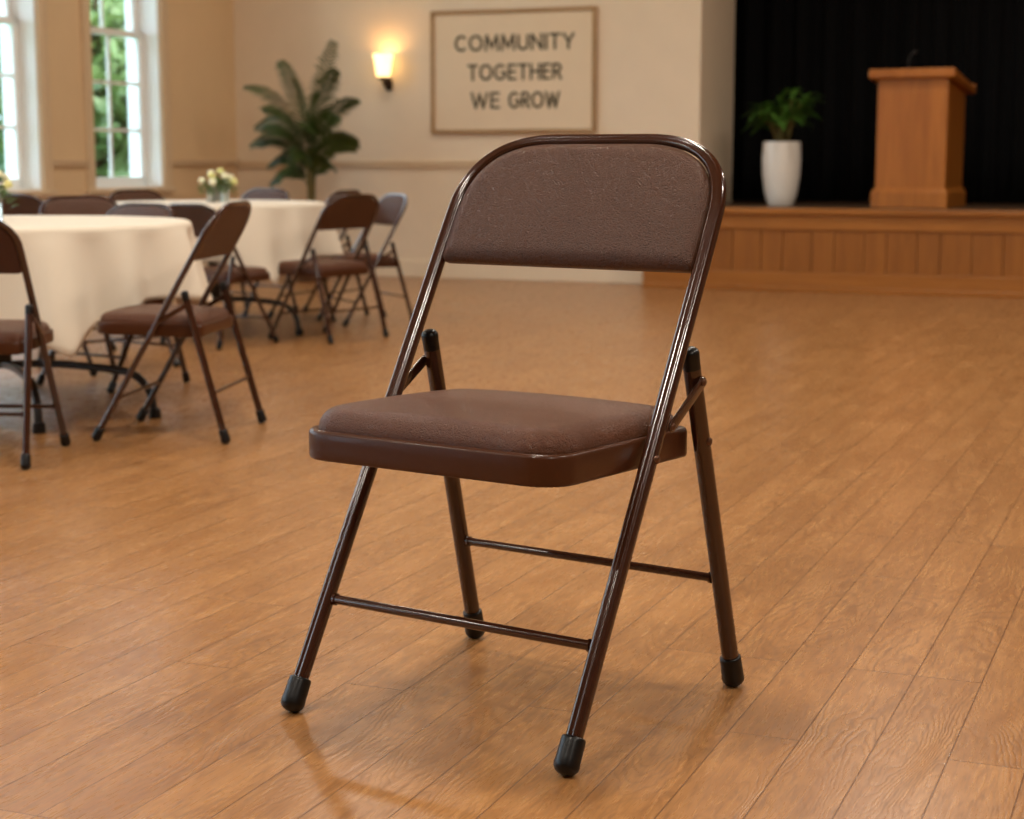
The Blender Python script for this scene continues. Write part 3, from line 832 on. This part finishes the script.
word('COMMUNITY', 1.778, 2.664, 1.578, 1.690); word('TOGETHER', 1.874, 2.574, 1.378, 1.490)
word('WE', 1.898, 2.115, 1.186, 1.300); word('GROW', 2.180, 2.560, 1.186, 1.300)

# ------------------------------------------------------------------ outside the windows
g = MB().box(-45, -.27, -30, 45, -.35, -.25).build('ground', M['lawn'], smooth=False); RM(g); struct(g)
trees = [(-2.9, 2.2, 3.0, 1.0, 0, 'small pale green tree just outside the second window'), (-5.2, 5.5, 3.7, 1.65, 1, 'deep green tree standing further back behind the window panes'),
         (-3.0, -1.2, 2.8, 1.0, 0, 'pale green tree outside the window at the left edge'), (-8.8, 10.4, 4.6, 2.3, 1, 'wide deep green tree at the far end of the garden'),
         (-6.6, 1.0, 3.4, 1.5, 1, 'deep green tree at the back of the garden')]
def tree(p, q, h, r, kind, lab, seed):
    rnd = random.Random(seed); root = empty('tree', rw(p, q, -.25)); tag(root, lab, 'tree', 'trees outside the windows')
    m = MB(); m.tube([(0, 0, 0), (.05, .02, h * .3), (0, .05, h * .6), (.05, 0, h * .85)], .11, 10, scales=[1.4, 1, .7, .3])
    for k in range(6):
        a = k * 1.05; z = h * (.3 + .07 * k); m.tube([(0, 0, z), (cos(a) * r * .3, sin(a) * r * .3, z + .4), (cos(a) * r * .6, sin(a) * r * .6, z + .9)], .04, 6, scales=[1, .7, .4])
    m.build('trunk', M['bark'], root)
    L = MB(); cl = [(rnd.uniform(-1, 1) * r * .65, rnd.uniform(-1, 1) * r * .65, h * rnd.uniform(.10, .9), r * rnd.uniform(.28, .5)) for _ in range(26)]
    for _ in range(5200):
        c = rnd.choice(cl); v = Vector((rnd.gauss(0, 1), rnd.gauss(0, 1), rnd.gauss(0, 1))).normalized() * c[3] * (rnd.random() ** .4)
        b = Vector(c[:3]) + v; d = Vector((rnd.gauss(0, 1), rnd.gauss(0, 1), rnd.gauss(0, .6))).normalized(); w = d.cross(Vector((rnd.gauss(0, 1), rnd.gauss(0, 1), rnd.gauss(0, 1)))).normalized()
        s = rnd.uniform(.07, .13) * (1 + h * .06)
        L.add([b - d * s, b + w * s * .45, b + d * s, b - w * s * .45], [(0, 1, 2, 3)])
    L.build('foliage', M['tree'] if kind == 0 else M['tree2'], root, smooth=False)
for i, t_ in enumerate(trees): tree(*t_, 100 + i)
# ------------------------------------------------------------------ light
def area(name, p, q, z, sx, sy, power, col=(1, .90, .77), rot=None):
    l = bpy.data.lights.new(name, 'AREA'); l.shape = 'RECTANGLE'; l.size = sx; l.size_y = sy; l.energy = power; l.color = col
    o = bpy.data.objects.new(name, l); o.location = rw(p, q, z); o.rotation_euler = rot or (0, 0, TH); link(o); return o
for i, p in enumerate((1.9, 5.3, 8.7)):
    for j, q in enumerate((-1.9, -5.0, -8.2, -11.4)):
        area('ceiling_lamp', p, q, CH - .04, .4, .4, (26, 46, 52, 46)[j] * (.6, 1, 1)[i])
pl_ = bpy.data.lights.new('sconce_bulb', 'POINT'); pl_.energy = .6; pl_.color = (1, .66, .34); pl_.shadow_soft_size = .03
o = bpy.data.objects.new('sconce_bulb', pl_); o.location = rw(1.262, -.100, 1.325 + .215); link(o)
sl_ = bpy.data.lights.new('sun', 'SUN'); sl_.energy = 3.6; sl_.angle = radians(2); sl_.color = (1, .96, .88)
o = bpy.data.objects.new('sun', sl_)
dirv = (rw(0, 0) - rw(6, -3.5, 0)).normalized() + Vector((0, 0, -1.1)); o.rotation_euler = dirv.to_track_quat('-Z', 'Y').to_euler(); link(o)
W = bpy.data.worlds.new('sky'); SC.world = W; W.use_nodes = True
bg = W.node_tree.nodes['Background']; bg.inputs[0].default_value = (.66, .82, 1, 1); bg.inputs[1].default_value = 4.6

# ------------------------------------------------------------------ camera
cam = bpy.data.cameras.new('camera'); co = bpy.data.objects.new('camera', cam); link(co); SC.camera = co
co.location = (0, 0, .7567 * S); co.rotation_euler = (pi / 2 - .1451, 0, 0)
cam.sensor_width = 36; cam.sensor_fit = 'HORIZONTAL'; cam.lens = 1721.25 / 1024 * 36
cam.dof.use_dof = True; cam.dof.focus_distance = 2.55; cam.dof.aperture_fstop = 5.6
cam.clip_end = 300
v = SC.view_settings; v.view_transform = 'Standard'; v.look = 'None'; v.exposure = .53; v.gamma = 1; v.use_curve_mapping = False
SC.cycles.max_bounces = 10; SC.cycles.diffuse_bounces = 5; SC.cycles.transparent_max_bounces = 16
SC.cycles.sample_clamp_indirect = 6
SC.cycles.use_denoising = True
